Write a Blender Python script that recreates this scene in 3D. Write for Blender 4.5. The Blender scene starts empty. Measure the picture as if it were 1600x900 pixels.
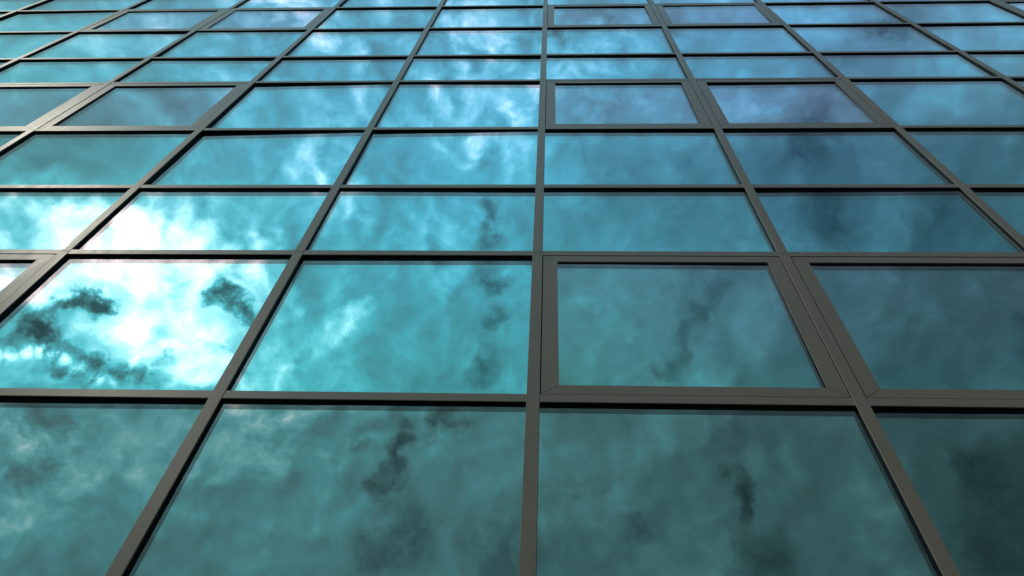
import bpy, math, random
from mathutils import Vector, Matrix

# ------------------------------------------------------------------ camera
S = bpy.context.scene
COL = S.collection
CAM_Z = 1.6
cam_d = bpy.data.cameras.new("camera")
cam_d.sensor_width = 36.0
cam_d.lens = 1254.6694 / 1600 * 36.0
cam_d.clip_start = 0.05
cam_d.clip_end = 3000.0
cam = bpy.data.objects.new("camera", cam_d)
COL.objects.link(cam)
Rt = Vector((0.9989212313374849, 0.019011555126410742, 0.04236666560963439))
Up = Vector((-0.005253615888245355, -0.8602258104189614, 0.5098862173163143))
Fw = Vector((-0.04613862918750304, 0.5095587462312039, 0.8591979463639223))
m = Matrix((Rt, Up, -Fw)).transposed().to_4x4()
m.translation = Vector((0.0717, -2.3073, CAM_Z))
cam.matrix_world = m
S.camera = cam

# ------------------------------------------------------------------ colour management
S.view_settings.view_transform = 'Standard'
S.view_settings.look = 'None'
S.view_settings.exposure = 0.0
S.view_settings.gamma = 1.0
S.view_settings.use_curve_mapping = False
S.cycles.max_bounces = 10
S.cycles.transparent_max_bounces = 16
S.cycles.caustics_reflective = False
S.cycles.caustics_refractive = False

# ------------------------------------------------------------------ sun and sky
SUN_DIR = Vector((-0.5231, -0.398, 0.7536)).normalized()          # towards the sun, veiled by thin cloud
sun_d = bpy.data.lights.new("sun", 'SUN')
sun_d.energy = 0.4
sun_d.angle = math.radians(0.5)
sun_d.color = (1.0, 0.90, 0.74)
sun = bpy.data.objects.new("sun", sun_d)
COL.objects.link(sun)
sun.rotation_euler = SUN_DIR.to_track_quat('Z', 'Y').to_euler()

W = bpy.data.worlds.new("World")
S.world = W
W.use_nodes = True
NT = W.node_tree
NT.nodes.clear()


class G:
    """small helper that wires maths nodes"""
    def __init__(self, nt):
        self.nt = nt

    def node(self, kind, **kw):
        n = self.nt.nodes.new(kind)
        for k, v in kw.items():
            setattr(n, k, v)
        return n

    def put(self, sock, v):
        if isinstance(v, bpy.types.NodeSocket):
            self.nt.links.new(v, sock)
        else:
            sock.default_value = v

    def math(self, op, a, b=None, c=None, clamp=False):
        n = self.node('ShaderNodeMath', operation=op, use_clamp=clamp)
        for i, v in enumerate((a, b, c)):
            if v is not None:
                self.put(n.inputs[i], v)
        return n.outputs[0]

    def vec(self, op, a, b=None, scale=None):
        n = self.node('ShaderNodeVectorMath', operation=op)
        self.put(n.inputs[0], a)
        if b is not None:
            self.put(n.inputs[1], b)
        if scale is not None:
            self.put(n.inputs['Scale'], scale)
        return n.outputs['Value'] if op in ('DOT_PRODUCT', 'LENGTH', 'DISTANCE') else n.outputs[0]

    def noise(self, v, scale, detail, rough, dist=0.0, colour=False):
        n = self.node('ShaderNodeTexNoise')
        self.put(n.inputs['Vector'], v)
        n.inputs['Scale'].default_value = scale
        n.inputs['Detail'].default_value = detail
        n.inputs['Roughness'].default_value = rough
        n.inputs['Distortion'].default_value = dist
        return n.outputs[1 if colour else 0]

    def smooth(self, x, a, b, lo=0.0, hi=1.0):
        n = self.node('ShaderNodeMapRange', interpolation_type='SMOOTHSTEP')
        self.put(n.inputs[0], x)
        for i, v in enumerate((a, b, lo, hi)):
            n.inputs[1 + i].default_value = v
        return n.outputs[0]


g = G(NT)
tc = g.node('ShaderNodeTexCoord')
D = g.vec('NORMALIZE', tc.outputs['Generated'])
# ragged edges: the direction is disturbed by two scales of turbulence
n1 = g.vec('SUBTRACT', g.noise(D, 9.0, 3.0, 0.55, colour=True), (0.5, 0.5, 0.5))
n2 = g.vec('SUBTRACT', g.noise(D, 34.0, 4.0, 0.6, colour=True), (0.5, 0.5, 0.5))
DW = g.vec('ADD', D, g.vec('ADD', g.vec('SCALE', n1, scale=0.075), g.vec('SCALE', n2, scale=0.034)))
# a chart of the southern sky: tangent plane about one fixed direction of the sky
CH = (-0.04614, -0.50956, 0.8592)
CS = (0.99892, -0.01901, 0.04237)
CT = (-0.00525, 0.86023, 0.50989)
w_ = g.math('MAXIMUM', g.vec('DOT_PRODUCT', DW, CH), 0.12)
cs = g.math('DIVIDE', g.vec('DOT_PRODUCT', DW, CS), w_)
ct = g.math('DIVIDE', g.vec('DOT_PRODUCT', DW, CT), w_)
fac = g.math('MULTIPLY_ADD', cs, 1 / 1.2753, 0.5, clamp=True)
# cloud thickness over the chart: one line per band of altitude, log2 of the radiance
BANDS = [
    (-0.3507, [-0.6, -0.8, -0.85, -0.8, -0.8, -0.85, -1.28, -0.99, -1.28, -1.44, -1.37, -1.5, -1.95, -1.77, -1.95, -2.34, -2.55]),
    (-0.279, [-0.36, -0.47, -0.72, -0.72, -0.6, -0.65, -0.85, -0.99, -0.99, -1.28, -1.37, -1.6, -1.7, -1.6, -1.77, -2.14, -2.78]),
    (-0.1993, [0.08, -0.02, -0.24, -0.36, -0.24, -0.13, -0.36, -0.85, -0.72, -0.85, -1.13, -1.44, -1.6, -1.6, -1.84, -2.14, -2.55]),
    (-0.1594, [0.08, -0.13, -0.13, -0.02, 0.08, -0.13, -0.47, -0.72, -0.72, -0.99, -1.13, -1.28, -1.44, -1.6, -1.84, -1.95, -2.14]),
    (-0.1036, [-0.22, -0.05, 0.73, 0.66, 0.04, -0.39, -1.02, -1.24, -1.06, -0.98, -1.08, -1.31, -1.24, -1.83, -2.17, -2.42, -2.69]),
    (-0.0399, [-0.39, 0.07, 1.28, 1.22, 0.16, -0.36, -0.77, -0.98, -0.81, -0.87, -1.08, -1.31, -1.24, -1.78, -2.06, -2.3, -2.55]),
    (0.0159, [1.28, 1.35, 1.44, 1.35, 0.13, -0.36, -0.65, -0.58, -0.77, -0.87, -0.98, -1.19, -1.52, -1.83, -2.0, -2.17, -2.3]),
    (0.0837, [0.13, 1.04, 0.73, 0.79, -0.05, -0.31, -0.31, -0.39, -0.49, -1.04, -1.24, -1.45, -1.68, -2.06, -2.06, -2.33, -2.06]),
    (0.1634, [-1.09, -1.21, -0.98, -0.67, -0.77, 0.04, -0.67, -0.3, -0.3, -0.83, -1.14, -1.35, -1.71, -2.11, -1.71, -1.96, -1.84]),
    (0.2272, [-0.52, -0.82, -0.82, -0.72, -0.52, -0.62, -0.43, 0.18, 0.02, -0.52, -0.62, -0.82, -0.52, -1.16, -1.27, -1.04, -1.4]),
    (0.271, [-0.56, -0.67, -0.67, -0.47, -0.37, -0.47, -0.33, -0.05, -0.01, -0.19, -0.26, -0.56, -0.86, -1.22, -0.99, -0.88, -0.99]),
    (0.3069, [-0.47, -0.56, -0.67, -0.47, -0.1, -0.01, -0.05, -0.01, -0.01, -0.3, -0.3, -0.53, -0.81, -1.03, -1.1, -0.77, -0.88]),
    (0.3507, [-0.19, -0.47, -0.56, -0.37, -0.01, -0.19, -0.01, -0.19, -0.08, -0.19, -0.15, -0.33, -0.56, -0.81, -0.99, -0.67, -0.77])]
acc = None
for i, (t0, vals) in enumerate(BANDS):
    r = g.node('ShaderNodeValToRGB')
    r.color_ramp.interpolation = 'EASE'
    el = r.color_ramp.elements
    while len(el) < len(vals):
        el.new(0.5)
    for k, v in enumerate(vals):
        el[k].position = k / (len(vals) - 1)
    for k, v in enumerate(vals):
        q = (v + 5.0) / 9.0
        el[k].color = (q, q, q, 1)
    g.put(r.inputs[0], fac)
    # band weight, rising from the band below and falling to the band above (they sum to one)
    wt = None
    if i > 0:
        wt = g.smooth(ct, BANDS[i - 1][0], t0)
    if i < len(BANDS) - 1:
        dn = g.smooth(ct, t0, BANDS[i + 1][0], 1.0, 0.0)
        wt = dn if wt is None else g.math('MULTIPLY', wt, dn)
    s = g.math('MULTIPLY', r.outputs[0], wt)
    acc = s if acc is None else g.math('ADD', acc, s)
logl = g.math('MULTIPLY_ADD', acc, 9.0, -5.0)
# puffs and wisps: (direction, angular radius, change in log2 radiance)
PUFFS = [
    ((-0.5345, -0.4452, 0.7184), 0.0207, -2.13),
    ((-0.5206, -0.4484, 0.7265), 0.0191, -2.32),
    ((-0.5057, -0.4566, 0.7319), 0.0207, -2.51),
    ((-0.4975, -0.4627, 0.7338), 0.0143, -1.93),
    ((-0.5515, -0.4597, 0.6961), 0.0239, -2.32),
    ((-0.5423, -0.4726, 0.6947), 0.0239, -2.7),
    ((-0.5399, -0.4836, 0.6889), 0.0207, -2.13),
    ((-0.5277, -0.4969, 0.6889), 0.0191, -1.93),
    ((-0.5142, -0.5106, 0.6891), 0.0191, -1.93),
    ((-0.4988, -0.5237, 0.6906), 0.0191, -1.93),
    ((-0.481, -0.5318, 0.697), 0.0207, -2.13),
    ((-0.461, -0.5392, 0.7048), 0.0207, -2.13),
    ((-0.5606, -0.4732, 0.6796), 0.0207, -1.55),
    ((-0.4444, -0.5256, 0.7254), 0.0175, -1.16),
    ((-0.3871, -0.4796, 0.7875), 0.0191, -2.13),
    ((-0.3753, -0.4872, 0.7886), 0.0207, -2.51),
    ((-0.3659, -0.5019, 0.7838), 0.0191, -2.32),
    ((-0.3896, -0.4025, 0.8284), 0.0312, -0.63),
    ((-0.2104, -0.4479, 0.869), 0.0238, -0.45),
    ((-0.0765, -0.4246, 0.9022), 0.022, -1.01),
    ((-0.0797, -0.4387, 0.8951), 0.0165, -0.88),
    ((-0.0765, -0.4565, 0.8864), 0.0238, -1.26),
    ((-0.0661, -0.4884, 0.8701), 0.0275, -0.94),
    ((-0.07, -0.5021, 0.862), 0.0183, -0.76),
    ((-0.0563, -0.5365, 0.842), 0.0275, -1.01),
    ((-0.081, -0.5881, 0.8047), 0.0312, -0.76),
    ((-0.0964, -0.6063, 0.7894), 0.0275, -0.63),
    ((-0.1307, -0.6358, 0.7607), 0.0282, -1.25),
    ((-0.1442, -0.6441, 0.7512), 0.0242, -1.05),
    ((-0.1149, -0.6446, 0.7559), 0.0222, -0.84),
    ((-0.1684, -0.6488, 0.742), 0.0242, -1.12),
    ((-0.1813, -0.6617, 0.7275), 0.0262, -1.25),
    ((-0.1835, -0.6742, 0.7154), 0.0182, -0.97),
    ((-0.2275, -0.6557, 0.7199), 0.0182, -0.84),
    ((-0.1775, -0.6878, 0.7038), 0.0262, -1.25),
    ((-0.1953, -0.6962, 0.6908), 0.0262, -1.18),
    ((-0.1559, -0.7301, 0.6653), 0.0505, -0.83),
    ((-0.1987, -0.7392, 0.6435), 0.0363, -0.84),
    ((-0.057, -0.7606, 0.6468), 0.0706, -0.59),
    ((0.2196, -0.6737, 0.7056), 0.0262, -0.8),
    ((0.2258, -0.6856, 0.6921), 0.0262, -0.89),
    ((0.2285, -0.6953, 0.6815), 0.0222, -0.86),
    ((0.2105, -0.6453, 0.7344), 0.0363, -0.45),
    ((0.2428, -0.7238, 0.6459), 0.0444, -0.55),
    ((0.2516, -0.7333, 0.6316), 0.0403, -0.42),
    ((0.1119, -0.7384, 0.665), 0.0262, -0.65),
    ((0.0649, -0.6369, 0.7682), 0.0605, -0.26),
    ((0.4554, -0.6023, 0.6557), 0.0403, -0.55),
    ((0.449, -0.6142, 0.649), 0.0363, -0.49),
    ((0.4714, -0.6129, 0.6341), 0.0363, -0.35),
    ((0.4546, -0.6616, 0.5963), 0.0564, -0.58),
    ((0.2168, -0.5001, 0.8384), 0.0214, -0.58),
    ((0.1985, -0.5121, 0.8357), 0.0198, -0.58),
    ((0.1816, -0.5303, 0.8281), 0.0231, -0.58),
    ((0.1688, -0.5543, 0.815), 0.0214, -0.58),
    ((0.1634, -0.5739, 0.8024), 0.0248, -0.92),
    ((0.1511, -0.5939, 0.7902), 0.0248, -0.63),
    ((0.2861, -0.3466, 0.8933), 0.0422, -0.57),
    ((0.305, -0.3276, 0.8942), 0.0422, -0.38),
    ((0.3087, -0.4014, 0.8623), 0.0422, -0.57),
    ((0.3321, -0.4146, 0.8472), 0.0527, -0.51),
    ((0.4171, -0.3993, 0.8164), 0.0422, -0.47),
    ((0.3653, -0.1997, 0.9092), 0.0316, -0.68),
    ((0.3639, -0.2126, 0.9068), 0.0253, -0.68),
    ((0.2968, -0.3047, 0.905), 0.0359, -0.52),
    ((0.3201, -0.3091, 0.8956), 0.0316, -0.38),
    ((0.0061, -0.2376, 0.9713), 0.0202, -1.2),
    ((0.3343, -0.251, 0.9084), 0.021, -0.43),
    ((0.0187, -0.2074, 0.9781), 0.0202, -0.68),
    ((-0.5209, -0.3763, 0.7662), 0.0478, 0.7),
    ((-0.4658, -0.3836, 0.7974), 0.0399, 0.4),
    ((-0.4893, -0.4097, 0.7699), 0.0478, 0.5),
    ((-0.2638, -0.3512, 0.8984), 0.0351, 0.5),
    ((-0.1089, -0.3551, 0.9285), 0.0239, 0.4),
    ((-0.1361, -0.3538, 0.9254), 0.0207, 0.3),
    ((-0.5551, -0.4891, 0.6728), 0.0319, 0.5),
    ((-0.2327, -0.5236, 0.8196), 0.0319, 0.6),
    ((-0.2473, -0.538, 0.8058), 0.0191, 0.7),
    ((-0.3183, -0.5551, 0.7685), 0.0271, 0.6),
    ((-0.1311, -0.3036, 0.9437), 0.0399, 0.3),
    ((-0.5537, -0.5572, 0.6188), 0.0319, 0.16),
    ((-0.5258, -0.5536, 0.6458), 0.0239, 0.16),
    ((-0.5486, -0.606, 0.5761), 0.0319, 0.2),
    ((-0.3612, -0.6159, 0.7002), 0.0399, 0.2),
    ((-0.3067, -0.6335, 0.7103), 0.0319, 0.2),
    ((0.0335, -0.5298, 0.8475), 0.0239, 0.5),
    ((0.1002, -0.5483, 0.8303), 0.0207, 0.5),
    ((0.026, -0.676, 0.7364), 0.0319, 0.16),
    ((0.0755, -0.2319, 0.9698), 0.1196, -0.55),
    ((-0.1881, -0.2262, 0.9558), 0.0956, -0.25),
    ((-0.3161, -0.197, 0.9281), 0.0478, -0.5),
    ((-0.0913, -0.2372, 0.9672), 0.1036, -0.35),
    ((-0.0933, -0.352, 0.9313), 0.0478, -0.5),
    ((-0.2743, -0.3431, 0.8984), 0.0399, -0.3),
    ((-0.3121, -0.1906, 0.9307), 0.0478, -0.4),
    ((-0.2294, -0.624, 0.747), 0.0956, -0.25),
    ((-0.5391, -0.5634, 0.6261), 0.0717, -1),
    ((-0.3255, -0.61, 0.7225), 0.0478, -0.9),
    ((-0.5269, -0.5428, 0.654), 0.0638, -0.4)]
n3 = g.vec('SUBTRACT', g.noise(D, 85.0, 3.0, 0.6, colour=True), (0.5, 0.5, 0.5))
D2 = g.vec('ADD', D, g.vec('ADD', g.vec('SCALE', n1, scale=0.05), g.vec('ADD', g.vec('SCALE', n2, scale=0.055), g.vec('SCALE', n3, scale=0.012))))
puff = None
for d, rad, amp in PUFFS:
    p = g.smooth(g.vec('DISTANCE', D2, d), rad * 0.1, rad, amp, 0.0)
    puff = p if puff is None else g.math('ADD', puff, p)
torn = g.smooth(g.noise(D2, 30.0, 5.0, 0.6), 0.30, 0.62, 0.45, 1.15)
logl = g.math('MULTIPLY_ADD', g.math('MAXIMUM', puff, -3.3), torn, logl)
# the sunlit rim of the cloud below the sun
RIM = [((-0.5787, -0.4776, 0.661), 0.0143, 1.6), ((-0.5672, -0.4806, 0.6688), 0.0128, 1.7), ((-0.5554, -0.4835, 0.6766), 0.012, 1.7), ((-0.5445, -0.4881, 0.6821), 0.012, 1.9), ((-0.5344, -0.4946, 0.6855), 0.012, 2.1), ((-0.5249, -0.5024, 0.6871), 0.012, 2.3), ((-0.5163, -0.5104, 0.6877), 0.012, 2.3), ((-0.5075, -0.5191, 0.6878), 0.0112, 2.2), ((-0.4974, -0.5281, 0.6883), 0.0112, 1.8), ((-0.485, -0.5361, 0.6909), 0.0112, 1.2), ((-0.5565, -0.455, 0.6952), 0.0112, 0.6), ((-0.5639, -0.4467, 0.6946), 0.0112, 0.8)]
D3 = g.vec('ADD', D, g.vec('ADD', g.vec('SCALE', n1, scale=0.012), g.vec('SCALE', n2, scale=0.022)))
rim = None
for d, rad, amp in RIM:
    p = g.smooth(g.vec('DISTANCE', D3, d), 0.0, rad, amp, 0.0)
    rim = p if rim is None else g.math('MAXIMUM', rim, p)
logl = g.math('ADD', logl, rim)
# turbulence of the cloud layer itself
DN = g.vec('ADD', D, g.vec('ADD', g.vec('SCALE', n1, scale=0.06), g.vec('SCALE', n2, scale=0.012)))
f1 = g.noise(DN, 6.0, 6.0, 0.52)
f2 = g.noise(DN, 12.0, 8.0, 0.52)
# each billow is lit on the side that faces the sun and grey on the other
toward = g.vec('SCALE', g.vec('NORMALIZE', g.vec('SUBTRACT', tuple(SUN_DIR), D)), scale=0.016)
f2s = g.noise(g.vec('ADD', DN, toward), 12.0, 8.0, 0.52)
relief = g.math('SUBTRACT', f2, f2s)
f3 = g.math('ABSOLUTE', g.math('SUBTRACT', g.noise(DN, 12.0, 5.0, 0.5), 0.5))       # billows with creases between
lively = g.smooth(acc, 0.44, 0.60, 0.44, 1.15)                 # thin bright cloud is broken up, thick cloud is smooth
det = g.math('ADD', g.math('MULTIPLY_ADD', f1, 1.5, -0.75), g.math('MULTIPLY_ADD', f2, 1.2, -0.6))
det = g.math('ADD', det, g.math('MULTIPLY_ADD', f3, 2.2, -0.22))
det = g.math('MULTIPLY_ADD', relief, 5.0, det)
logl = g.math('ADD', logl, g.math('MULTIPLY_ADD', det, lively, 0.02))
lum = g.math('POWER', 2.0, logl)
# thick cloud is grey, thin cloud lets the blue through, lit cloud is white
cr = g.node('ShaderNodeValToRGB')
TINT = [(-5, (0.45, 1, 1.02)), (-2.2, (0.45, 1, 1.02)), (-1.2, (0.44, 1, 1.02)), (-0.5, (0.34, 1, 1.05)), (0, (0.42, 1, 1.03)), (0.6, (0.75, 1, 1.0)), (1.2, (1, 1, 0.96)), (4, (1, 0.98, 0.9))]
el = cr.color_ramp.elements
while len(el) < len(TINT):
    el.new(0.5)
for k, (p, c) in enumerate(TINT):
    el[k].position = (p + 5) / 9
for k, (p, c) in enumerate(TINT):
    el[k].color = (*c, 1)
g.put(cr.inputs[0], g.math('MULTIPLY_ADD', logl, 1 / 9, 5 / 9, clamp=True))
zen = g.smooth(g.vec('DOT_PRODUCT', D, (0, 0, 1)), 0.76, 0.98)      # bluer towards the zenith
mixc = g.node('ShaderNodeMix', data_type='RGBA', blend_type='MULTIPLY')
g.put(mixc.inputs[0], zen)
g.put(mixc.inputs[6], cr.outputs[0])
mixc.inputs[7].default_value = (0.98, 0.92, 1.16, 1)
west = g.math('MULTIPLY', g.smooth(cs, 0.0, 0.45), g.smooth(ct, -0.25, -0.05))  # clearer, bluer air to the right
mixd = g.node('ShaderNodeMix', data_type='RGBA', blend_type='MULTIPLY')
g.put(mixd.inputs[0], west)
g.put(mixd.inputs[6], mixc.outputs[2])
mixd.inputs[7].default_value = (1.08, 0.90, 1.05, 1)
cloud = g.node('ShaderNodeBackground')
g.put(cloud.inputs[0], mixd.outputs[2])
g.put(cloud.inputs[1], lum)
sky = g.node('ShaderNodeTexSky', sky_type='NISHITA', sun_disc=False)
sky.sun_elevation = math.asin(SUN_DIR.z)
sky.sun_rotation = math.atan2(SUN_DIR.x, SUN_DIR.y)
clear = g.node('ShaderNodeBackground')
g.put(clear.inputs[0], sky.outputs[0])
clear.inputs[1].default_value = 0.05
mx = g.node('ShaderNodeMixShader')
mx.inputs[0].default_value = 0.94
g.nt.links.new(clear.outputs[0], mx.inputs[1])
g.nt.links.new(cloud.outputs[0], mx.inputs[2])
out = g.node('ShaderNodeOutputWorld')
g.nt.links.new(mx.outputs[0], out.inputs[0])
W.cycles.sampling_method = 'MANUAL'
W.cycles.sample_map_resolution = 1024


# ------------------------------------------------------------------ materials
def material(name):
    mt = bpy.data.materials.new(name)
    mt.use_nodes = True
    nt = mt.node_tree
    nt.nodes.clear()
    return mt, G(nt), nt.nodes.new('ShaderNodeOutputMaterial')


def paint(name, base, rough, spec=0.5, grime=0.25):
    mt, q, o = material(name)
    b = q.node('ShaderNodeBsdfPrincipled')
    t = q.node('ShaderNodeTexCoord')
    gm = q.node('ShaderNodeNewGeometry')
    st = q.vec('MULTIPLY', gm.outputs['Position'], (14.0, 14.0, 2.2))       # rain streaks run down
    n = q.noise(st, 1.0, 5.0, 0.6)
    fine = q.noise(gm.outputs['Position'], 160.0, 3.0, 0.6)
    v = q.math('ADD', q.math('MULTIPLY_ADD', n, 2 * grime, 1.0 - grime), q.math('MULTIPLY_ADD', fine, 0.16, -0.08))
    mxr = q.node('ShaderNodeVectorMath', operation='SCALE')
    mxr.inputs[0].default_value = base
    q.put(mxr.inputs['Scale'], v)
    q.put(b.inputs['Base Color'], mxr.outputs[0])
    q.put(b.inputs['Roughness'], q.math('MULTIPLY_ADD', n, 0.2, rough - 0.1))
    b.inputs['Specular IOR Level'].default_value = spec
    q.nt.links.new(b.outputs[0], o.inputs[0])
    return mt


def mirror(name, facing, grazing):
    """the coated inner face of a pane: a tinted mirror"""
    mt, q, o = material(name)
    lw = q.node('ShaderNodeLayerWeight')
    lw.inputs[0].default_value = 0.5
    x = q.smooth(lw.outputs['Facing'], 0.25, 0.9)
    mc = q.node('ShaderNodeMix', data_type='RGBA')
    q.put(mc.inputs[0], x)
    mc.inputs[6].default_value = (*facing, 1)
    mc.inputs[7].default_value = (*grazing, 1)
    gl = q.node('ShaderNodeBsdfGlossy')
    gl.inputs['Roughness'].default_value = 0.0
    q.put(gl.inputs[0], mc.outputs[2])
    q.nt.links.new(gl.outputs[0], o.inputs[0])
    return mt


def clear_face(name, f0, tone):
    """the outer face of a pane: bare glass, sees through to the coating"""
    mt, q, o = material(name)
    lw = q.node('ShaderNodeLayerWeight')
    lw.inputs[0].default_value = 0.5
    f = q.math('MULTIPLY_ADD', q.math('POWER', lw.outputs['Facing'], 5.0), 1 - f0, f0, clamp=True)
    tr = q.node('ShaderNodeBsdfTransparent')
    gl = q.node('ShaderNodeBsdfGlossy')
    gl.inputs['Roughness'].default_value = 0.0
    gl.inputs[0].default_value = (*tone, 1)
    df = q.node('ShaderNodeBsdfDiffuse')                     # thin film of dust
    df.inputs[0].default_value = (0.35, 0.34, 0.32, 1)
    gm = q.node('ShaderNodeNewGeometry')
    du = q.noise(q.vec('MULTIPLY', gm.outputs['Position'], (9, 9, 1.6)), 1.0, 6.0, 0.65)
    m2 = q.node('ShaderNodeMixShader')
    q.put(m2.inputs[0], q.smooth(du, 0.35, 0.8, 0.003, 0.022))
    q.nt.links.new(tr.outputs[0], m2.inputs[1])
    q.nt.links.new(df.outputs[0], m2.inputs[2])
    m1 = q.node('ShaderNodeMixShader')
    q.put(m1.inputs[0], f)
    q.nt.links.new(m2.outputs[0], m1.inputs[1])
    q.nt.links.new(gl.outputs[0], m1.inputs[2])
    q.nt.links.new(m1.outputs[0], o.inputs[0])
    return mt


PAINT = paint("grey_powder_coat", (0.322, 0.181, 0.139), 0.36, 0.25, 0.14)
RUBBER = paint("black_gasket", (0.006, 0.006, 0.006), 0.6, 0.15)
BODY = paint("dark_render", (0.05, 0.05, 0.05), 0.8, 0.2)
STONE = paint("grey_paving", (0.12, 0.115, 0.11), 0.85, 0.2)
def spacer(name):
    """aluminium spacer bar that closes the gap of a double pane"""
    mt, q, o = material(name)
    b = q.node('ShaderNodeBsdfPrincipled')
    b.inputs['Base Color'].default_value = (0.03, 0.03, 0.035, 1)
    b.inputs['Metallic'].default_value = 0.0
    b.inputs['Roughness'].default_value = 0.45
    q.nt.links.new(b.outputs[0], o.inputs[0])
    return mt


SPACER = spacer("aluminium_spacer")
CLEAR = clear_face("outer_glass", 0.2, (1, 0.9, 0.93))
CLEAR_DULL = clear_face("outer_dull_glass", 0.13, (1, 0.92, 0.94))
CLEAR_SASH = clear_face("outer_sash_glass", 0.21, (1, 0.9, 0.97))
CYAN = mirror("cyan_coating", (0.12, 0.66, 0.7), (0.18, 0.66, 0.76))
DULL = mirror("dull_teal_coating", (0.17, 0.262, 0.264), (0.2, 0.33, 0.34))
SASH = mirror("sash_coating", (0.08, 0.44, 0.405), (0.36, 0.47, 0.58))


# ------------------------------------------------------------------ mesh helpers
class MB:
    def __init__(self):
        self.v, self.f, self.m, self.s = [], [], [], []

    def face(self, pts, mat=0, smooth=False):
        b = len(self.v)
        self.v += [tuple(p) for p in pts]
        self.f.append(tuple(range(b, b + len(pts))))
        self.m.append(mat)
        self.s.append(smooth)

    def box(self, x0, x1, y0, y1, z0, z1, mat=0, ch=0.0):
        """box; ch rounds the edges of the outer (y0) side with a chamfer"""
        if ch <= 0:
            P = [(x0, y0, z0), (x1, y0, z0), (x1, y0, z1), (x0, y0, z1), (x0, y1, z0), (x1, y1, z0), (x1, y1, z1), (x0, y1, z1)]
            F = [(0, 1, 2, 3), (5, 4, 7, 6), (4, 0, 3, 7), (1, 5, 6, 2), (3, 2, 6, 7), (4, 5, 1, 0)]
        else:
            c = ch
            P = [(x0 + c, y0, z0 + c), (x1 - c, y0, z0 + c), (x1 - c, y0, z1 - c), (x0 + c, y0, z1 - c),
                 (x0, y0 + c, z0), (x1, y0 + c, z0), (x1, y0 + c, z1), (x0, y0 + c, z1),
                 (x0, y1, z0), (x1, y1, z0), (x1, y1, z1), (x0, y1, z1)]
            F = [(0, 1, 2, 3), (4, 5, 1, 0), (5, 6, 2, 1), (6, 7, 3, 2), (7, 4, 0, 3),
                 (8, 9, 5, 4), (9, 10, 6, 5), (10, 11, 7, 6), (11, 8, 4, 7), (9, 8, 11, 10)]
        b = len(self.v)
        self.v += P
        for f in F:
            self.f.append(tuple(i + b for i in f))
            self.m.append(mat)
            self.s.append(False)

    def prism(self, poly, y0, y1, mat=0, ch=0.0):
        """polygon in x,z pushed from y0 to y1, counter-clockwise seen from outside; ch pulls the outer face in"""
        n = len(poly)
        cx = sum(p[0] for p in poly) / n
        cz = sum(p[1] for p in poly) / n
        b = len(self.v)
        for (x, z) in poly:
            self.v.append((x, y0, z))
        for (x, z) in poly:
            self.v.append((x, y1, z))
        self.f.append(tuple(range(b, b + n)))
        self.f.append(tuple(reversed(range(b + n, b + 2 * n))))
        for i in range(n):
            j = (i + 1) % n
            self.f.append((b + i, b + n + i, b + n + j, b + j))
        for _ in range(n + 2):
            self.m.append(mat)
            self.s.append(False)

    def add(self, other):
        b = len(self.v)
        self.v += other.v
        self.f += [tuple(i + b for i in f) for f in other.f]
        self.m += other.m
        self.s += other.s

    def build(self, name, mats, parent=None):
        me = bpy.data.meshes.new(name)
        me.from_pydata(self.v, [], self.f)
        for mt in mats:
            me.materials.append(mt)
        me.polygons.foreach_set('material_index', self.m)
        me.polygons.foreach_set('use_smooth', self.s)
        me.update()
        o = bpy.data.objects.new(name, me)
        COL.objects.link(o)
        if parent is not None:
            o.parent = parent
        return o


def to_px(p):
    d = Vector(p) - cam.matrix_world.translation
    z = d.dot(Fw)
    if z < 0.1:
        return None
    return 800 + 1254.67 * d.dot(Rt) / z, 450 - 1254.67 * d.dot(Up) / z


def seen_area(x0, x1, z0, z1):
    """pixels of a rectangle of the wall inside the frame (coarse count)"""
    n = 0
    N = 12
    P = [to_px((x, 0, z)) for x, z in ((x0, z0), (x1, z0), (x1, z1), (x0, z1))]
    if any(p is None for p in P):
        return 0
    a = abs(sum(P[i][0] * P[(i + 1) % 4][1] - P[(i + 1) % 4][0] * P[i][1] for i in range(4))) / 2
    for i in range(N):
        for j in range(N):
            p = to_px((x0 + (x1 - x0) * (i + .5) / N, 0, z0 + (z1 - z0) * (j + .5) / N))
            if p and -10 < p[0] < 1610 and -10 < p[1] < 910:
                n += 1
    return a * n / (N * N)


# ------------------------------------------------------------------ the wall's grid
OFF = {-5: -0.0705, -4: 0.0102, -3: 0.0461, -2: 0.044, -1: 0.0276, 0: 0.0007, 1: -0.0239, 2: -0.0424, 3: -0.009, 4: 0.0173}
I0, I1 = -9, 9
MX = {i: i * 1.5 + OFF.get(i, 0.0) for i in range(I0, I1 + 1)}
TZ = [2.8815, 4.2848, 5.3027, 6.5363, 7.9478, 8.9334, 10.2649, 11.5675]
TZ = [z + CAM_Z for z in TZ]
low = [TZ[0] - 1.30, TZ[0] - 2.33, TZ[0] - 3.55]
TZ = low[::-1] + TZ
for k in range(9):
    TZ.append(TZ[-1] + (1.03, 1.24, 1.40)[k % 3])
ROW1 = 3                                       # the lowest transom in the picture
TH = 0.057                                     # transom cap height, its lower edge at TZ
MW = 0.061                                     # mullion cap width
P_M, P_T, GAP = 0.0215, 0.0190, 0.0145          # cap projections, depth of a pane
YG = P_M                                       # outer face of the panes; mullion caps face at y = 0
BASE_Z, TOP_Z = 0.25, TZ[-1] + TH
ROWS = len(TZ)
SASH_ROWS = {ROW1, ROW1 + 4, ROW1 + 7 - 1}
# rows with opening windows: between transoms 1-2, 4-5 and 7-8 of the picture
SASH_ROWS = {ROW1, ROW1 + 3, ROW1 + 6, ROW1 + 9, ROW1 + 12}


def is_sash(i, k):
    return k in SASH_ROWS and i % 4 in (0, 1)


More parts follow.
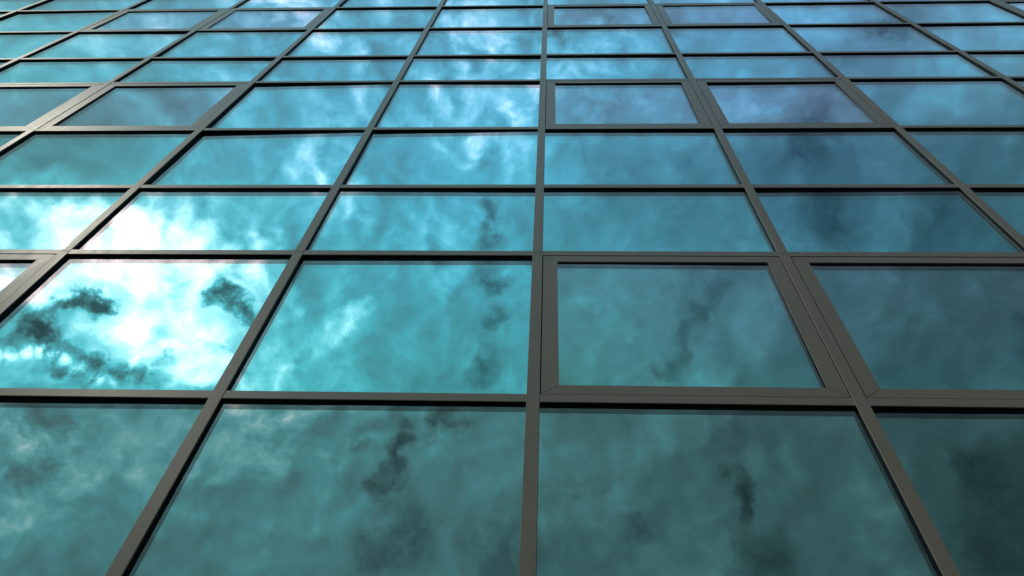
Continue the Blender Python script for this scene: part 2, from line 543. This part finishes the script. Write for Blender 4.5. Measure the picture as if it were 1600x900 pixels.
# ------------------------------------------------------------------ ground
gb = MB()
R_ = 1500.0
gb.face([(-R_, -R_, 0), (R_, -R_, 0), (R_, R_, 0), (-R_, R_, 0)])
ground = gb.build("pavement", [STONE])
ground['kind'] = 'structure'
ground['label'] = 'grey stone pavement in front of the glass building'

# ------------------------------------------------------------------ the building
B = bpy.data.objects.new("office_building", None)
COL.objects.link(B)
B['label'] = 'tall office building with a grid of grey metal bars and cyan mirror glass reflecting clouds'
B['category'] = 'building'

XL, XR = MX[I0], MX[I1]
bb = MB()
bb.box(XL - 0.4, XR + 0.4, YG + 0.12, 14.0, 0.0, TOP_Z + 0.6)
bb.build("wall", [BODY], B)
bb = MB()
bb.box(XL - 0.4, XR + 0.4, -0.02, YG + 0.118, 0.0, BASE_Z, ch=0.01)
bb.build("plinth", [BODY], B)
bb = MB()
bb.box(XL - 0.4, XR + 0.4, -0.03, YG + 0.118, TOP_Z + 0.004, TOP_Z + 0.45, ch=0.01)
bb.build("parapet", [PAINT], B)
for xa, xb in ((XL - 0.4, XL - MW / 2 - 0.002), (XR + MW / 2 + 0.002, XR + 0.4)):
    bb = MB()
    bb.box(xa, xb, -0.01, YG + 0.118, BASE_Z + 0.002, TOP_Z + 0.002, ch=0.006)
    bb.build("corner_post", [PAINT], B)

rnd = random.Random(11)


# mullions: a painted cap on a black gasket strip, in lengths with a thin joint
def mullion(i):
    x = MX[i]
    b = MB()
    joints = [BASE_Z] + [TZ[k] + 0.5 * TH + 0.004 for k in range(1, ROWS - 1, 3)] + [TOP_Z]
    for a, c in zip(joints, joints[1:]):
        b.box(x - MW / 2, x + MW / 2, 0.0, 0.007, a + 0.0015, c - 0.0015, 0, 0.0015)
    b.box(x - MW / 2 + 0.0025, x + MW / 2 - 0.0025, 0.007, YG + GAP + 0.03, BASE_Z, TOP_Z, 1)
    return b.build("mullion", [PAINT, RUBBER], B)


for i in range(I0, I1 + 1):
    mullion(i)


def transom_mb(i, k):
    xa, xb = MX[i] + MW / 2 - 0.002, MX[i + 1] - MW / 2 + 0.002
    z0 = TZ[k]
    y0 = P_M - P_T
    b = MB()
    b.box(xa, xb, y0, y0 + 0.006, z0, z0 + TH, 0, 0.0015)
    b.box(xa, xb, y0 + 0.006, YG + GAP + 0.028, z0 + 0.002, z0 + TH - 0.002, 1)
    return b


def sheet(b, x0, x1, z0, z1, y, mat, fn, flip, n=12):
    base = len(b.v)
    for r in range(n + 1):
        for c in range(n + 1):
            u, v = c / n, r / n
            b.v.append((x0 + (x1 - x0) * u, y + fn(u, v), z0 + (z1 - z0) * v))
    for r in range(n):
        for c in range(n):
            a = base + r * (n + 1) + c
            f = (a, a + 1, a + n + 2, a + n + 1)
            b.f.append(f[::-1] if flip else f)
            b.m.append(mat)
            b.s.append(True)


def pane_mb(x0, x1, z0, z1, y, seed, far=0):
    """a sealed double pane: bare outer face, coated inner face, dark edge; slightly bowed like real glass"""
    q = random.Random(seed)
    w, h = x1 - x0, z1 - z0
    bow = q.uniform(-1.0, 1.3) * 0.001
    tx, tz = q.gauss(0, 0.0030) * w, q.gauss(0, 0.0026) * h
    ph = [q.uniform(0, 6.28) for _ in range(4)]
    am = q.uniform(0.3, 1.0)

    def fn(u, v):
        e = -bow * (1 - (2 * u - 1) ** 2) * (1 - (2 * v - 1) ** 2) * 1.0
        e += tx * (u - 0.5) + tz * (v - 0.5)
        e += am * (0.00028 * math.sin(2 * math.pi * 2.3 * u + ph[0]) + 0.0001 * math.sin(2 * math.pi * (3.1 * u + 0.7 * v) + ph[1])
                   + 0.00012 * math.sin(2 * math.pi * 1.4 * v + ph[2]))
        return e
    b = MB()
    sheet(b, x0, x1, z0, z1, y, 0, fn, False)
    sheet(b, x0, x1, z0, z1, y + GAP, 1, fn, True)
    n = 4
    for (ua, va, ub, vb) in ((0, 0, 1, 0), (1, 0, 1, 1), (1, 1, 0, 1), (0, 1, 0, 0)):
        def pt(u, v, yy):
            return (x0 + w * u, yy + fn(u, v), z0 + h * v)
        b.face([pt(ub, vb, y), pt(ua, va, y), pt(ua, va, y + GAP), pt(ub, vb, y + GAP)], 2)
    return b


def sash_mb(x0, x1, z0, z1):
    """mitred frame of an opening window: four profiles with hairline joints at the corners"""
    st, rl, rb = 0.084, 0.067, 0.067
    j = 0.0016
    y0, y1 = P_M - P_T + 0.0008, YG + GAP + 0.01
    b = MB()
    ix0, ix1, iz0, iz1 = x0 + st, x1 - st, z0 + rb, z1 - rl
    b.prism([(x0 + j, z0), (x1 - j, z0), (ix1 - j, iz0), (ix0 + j, iz0)], y0, y0 + 0.010)
    b.prism([(ix0 + j, iz1), (ix1 - j, iz1), (x1 - j, z1), (x0 + j, z1)], y0, y0 + 0.010)
    b.prism([(x0, z0 + j), (ix0, iz0 + j), (ix0, iz1 - j), (x0, z1 - j)], y0, y0 + 0.010)
    b.prism([(ix1, iz0 + j), (x1, z0 + j), (x1, z1 - j), (ix1, iz1 - j)], y0, y0 + 0.010)
    # dark rebate behind
    e = 0.003
    for (xa, xb, za, zb) in ((x0 + e, x1 - e, z0 + e, iz0 - e), (x0 + e, x1 - e, iz1 + e, z1 - e),
                             (x0 + e, ix0 - e, iz0 - e, iz1 + e), (ix1 + e, x1 - e, iz0 - e, iz1 + e)):
        b.box(xa, xb, y0 + 0.010, y1, za, zb, 1)
    return b, (ix0 - e, ix1 + e, iz0 - e, iz1 + e)


cells = []
for k in range(-1, ROWS - 1):
    for i in range(I0, I1):
        z0 = BASE_Z if k < 0 else TZ[k] + TH
        z1 = TZ[k + 1]
        cells.append((seen_area(MX[i], MX[i + 1], z0, z1), i, k, z0, z1))
cells.sort(key=lambda c: -c[0])
bars = sorted([(seen_area(MX[i], MX[i + 1], TZ[k] - 0.01, TZ[k] + TH), i, k) for k in range(ROWS) for i in range(I0, I1)], key=lambda c: -c[0])

far_bars = MB()
for n, (a, i, k) in enumerate(bars):
    mb = transom_mb(i, k)
    if n < 98 and a > 0:
        mb.build("transom", [PAINT, RUBBER], B)
    else:
        far_bars.add(mb)
o = far_bars.build("transom", [PAINT, RUBBER], B)
o['kind'] = 'stuff'
o['label'] = 'grey horizontal bars at the outer ends of the wall'

far_panes, far_frames = MB(), MB()
EDGE = SPACER
PANE_LABEL = {
    (-2, ROW1): 'brightest pane, white cloud glare with small dark wisps',
    (-2, ROW1 + 1): 'pane with white cloud glare along its lower edge',
    (-1, ROW1): 'large bright turquoise pane left of the middle mullion',
    (2, ROW1 - 1): 'darkest pane, deep slate green in the lower right corner',
}
count = 0
for n, (a, i, k, z0, z1) in enumerate(cells):
    xa, xb = MX[i] + MW / 2 - 0.003, MX[i + 1] - MW / 2 + 0.003
    seed = 1000 + i * 37 + k * 911
    own = a > 0 and count < 98
    if own:
        count += 1
    if is_sash(i, k):
        sx0, sx1 = MX[i] + MW / 2 + 0.005, MX[i + 1] - MW / 2 - 0.005
        fb, (gx0, gx1, gz0, gz1) = sash_mb(sx0, sx1, z0 + 0.002, z1 - 0.0085)
        pb = pane_mb(gx0, gx1, gz0, gz1, P_M - P_T + 0.014, seed)
        if own:
            wn = bpy.data.objects.new("opening_window", None)
            COL.objects.link(wn)
            wn.parent = B
            wn['label'] = 'opening window with a wide mitred grey frame'
            fb.build("window_frame", [PAINT, RUBBER], wn)
            pb.build("glass_pane", [CLEAR_SASH, SASH, EDGE], wn)
        else:
            far_frames.add(fb)
            far_panes.add(pb)
    else:
        pb = pane_mb(xa, xb, z0 - 0.006, z1 + 0.001, YG, seed)
        if own:
            o = pb.build("glass_pane", [CLEAR_DULL, DULL, EDGE] if k < ROW1 else [CLEAR, CYAN, EDGE], B)
            if (i, k) in PANE_LABEL:
                o['label'] = PANE_LABEL[(i, k)]
        else:
            far_panes.add(pb)
o = far_panes.build("glass_pane", [CLEAR, CYAN, EDGE], B)
o['kind'] = 'stuff'
o['label'] = 'panes at the outer ends of the wall'
o = far_frames.build("window_frame", [PAINT, RUBBER], B)
o['kind'] = 'stuff'
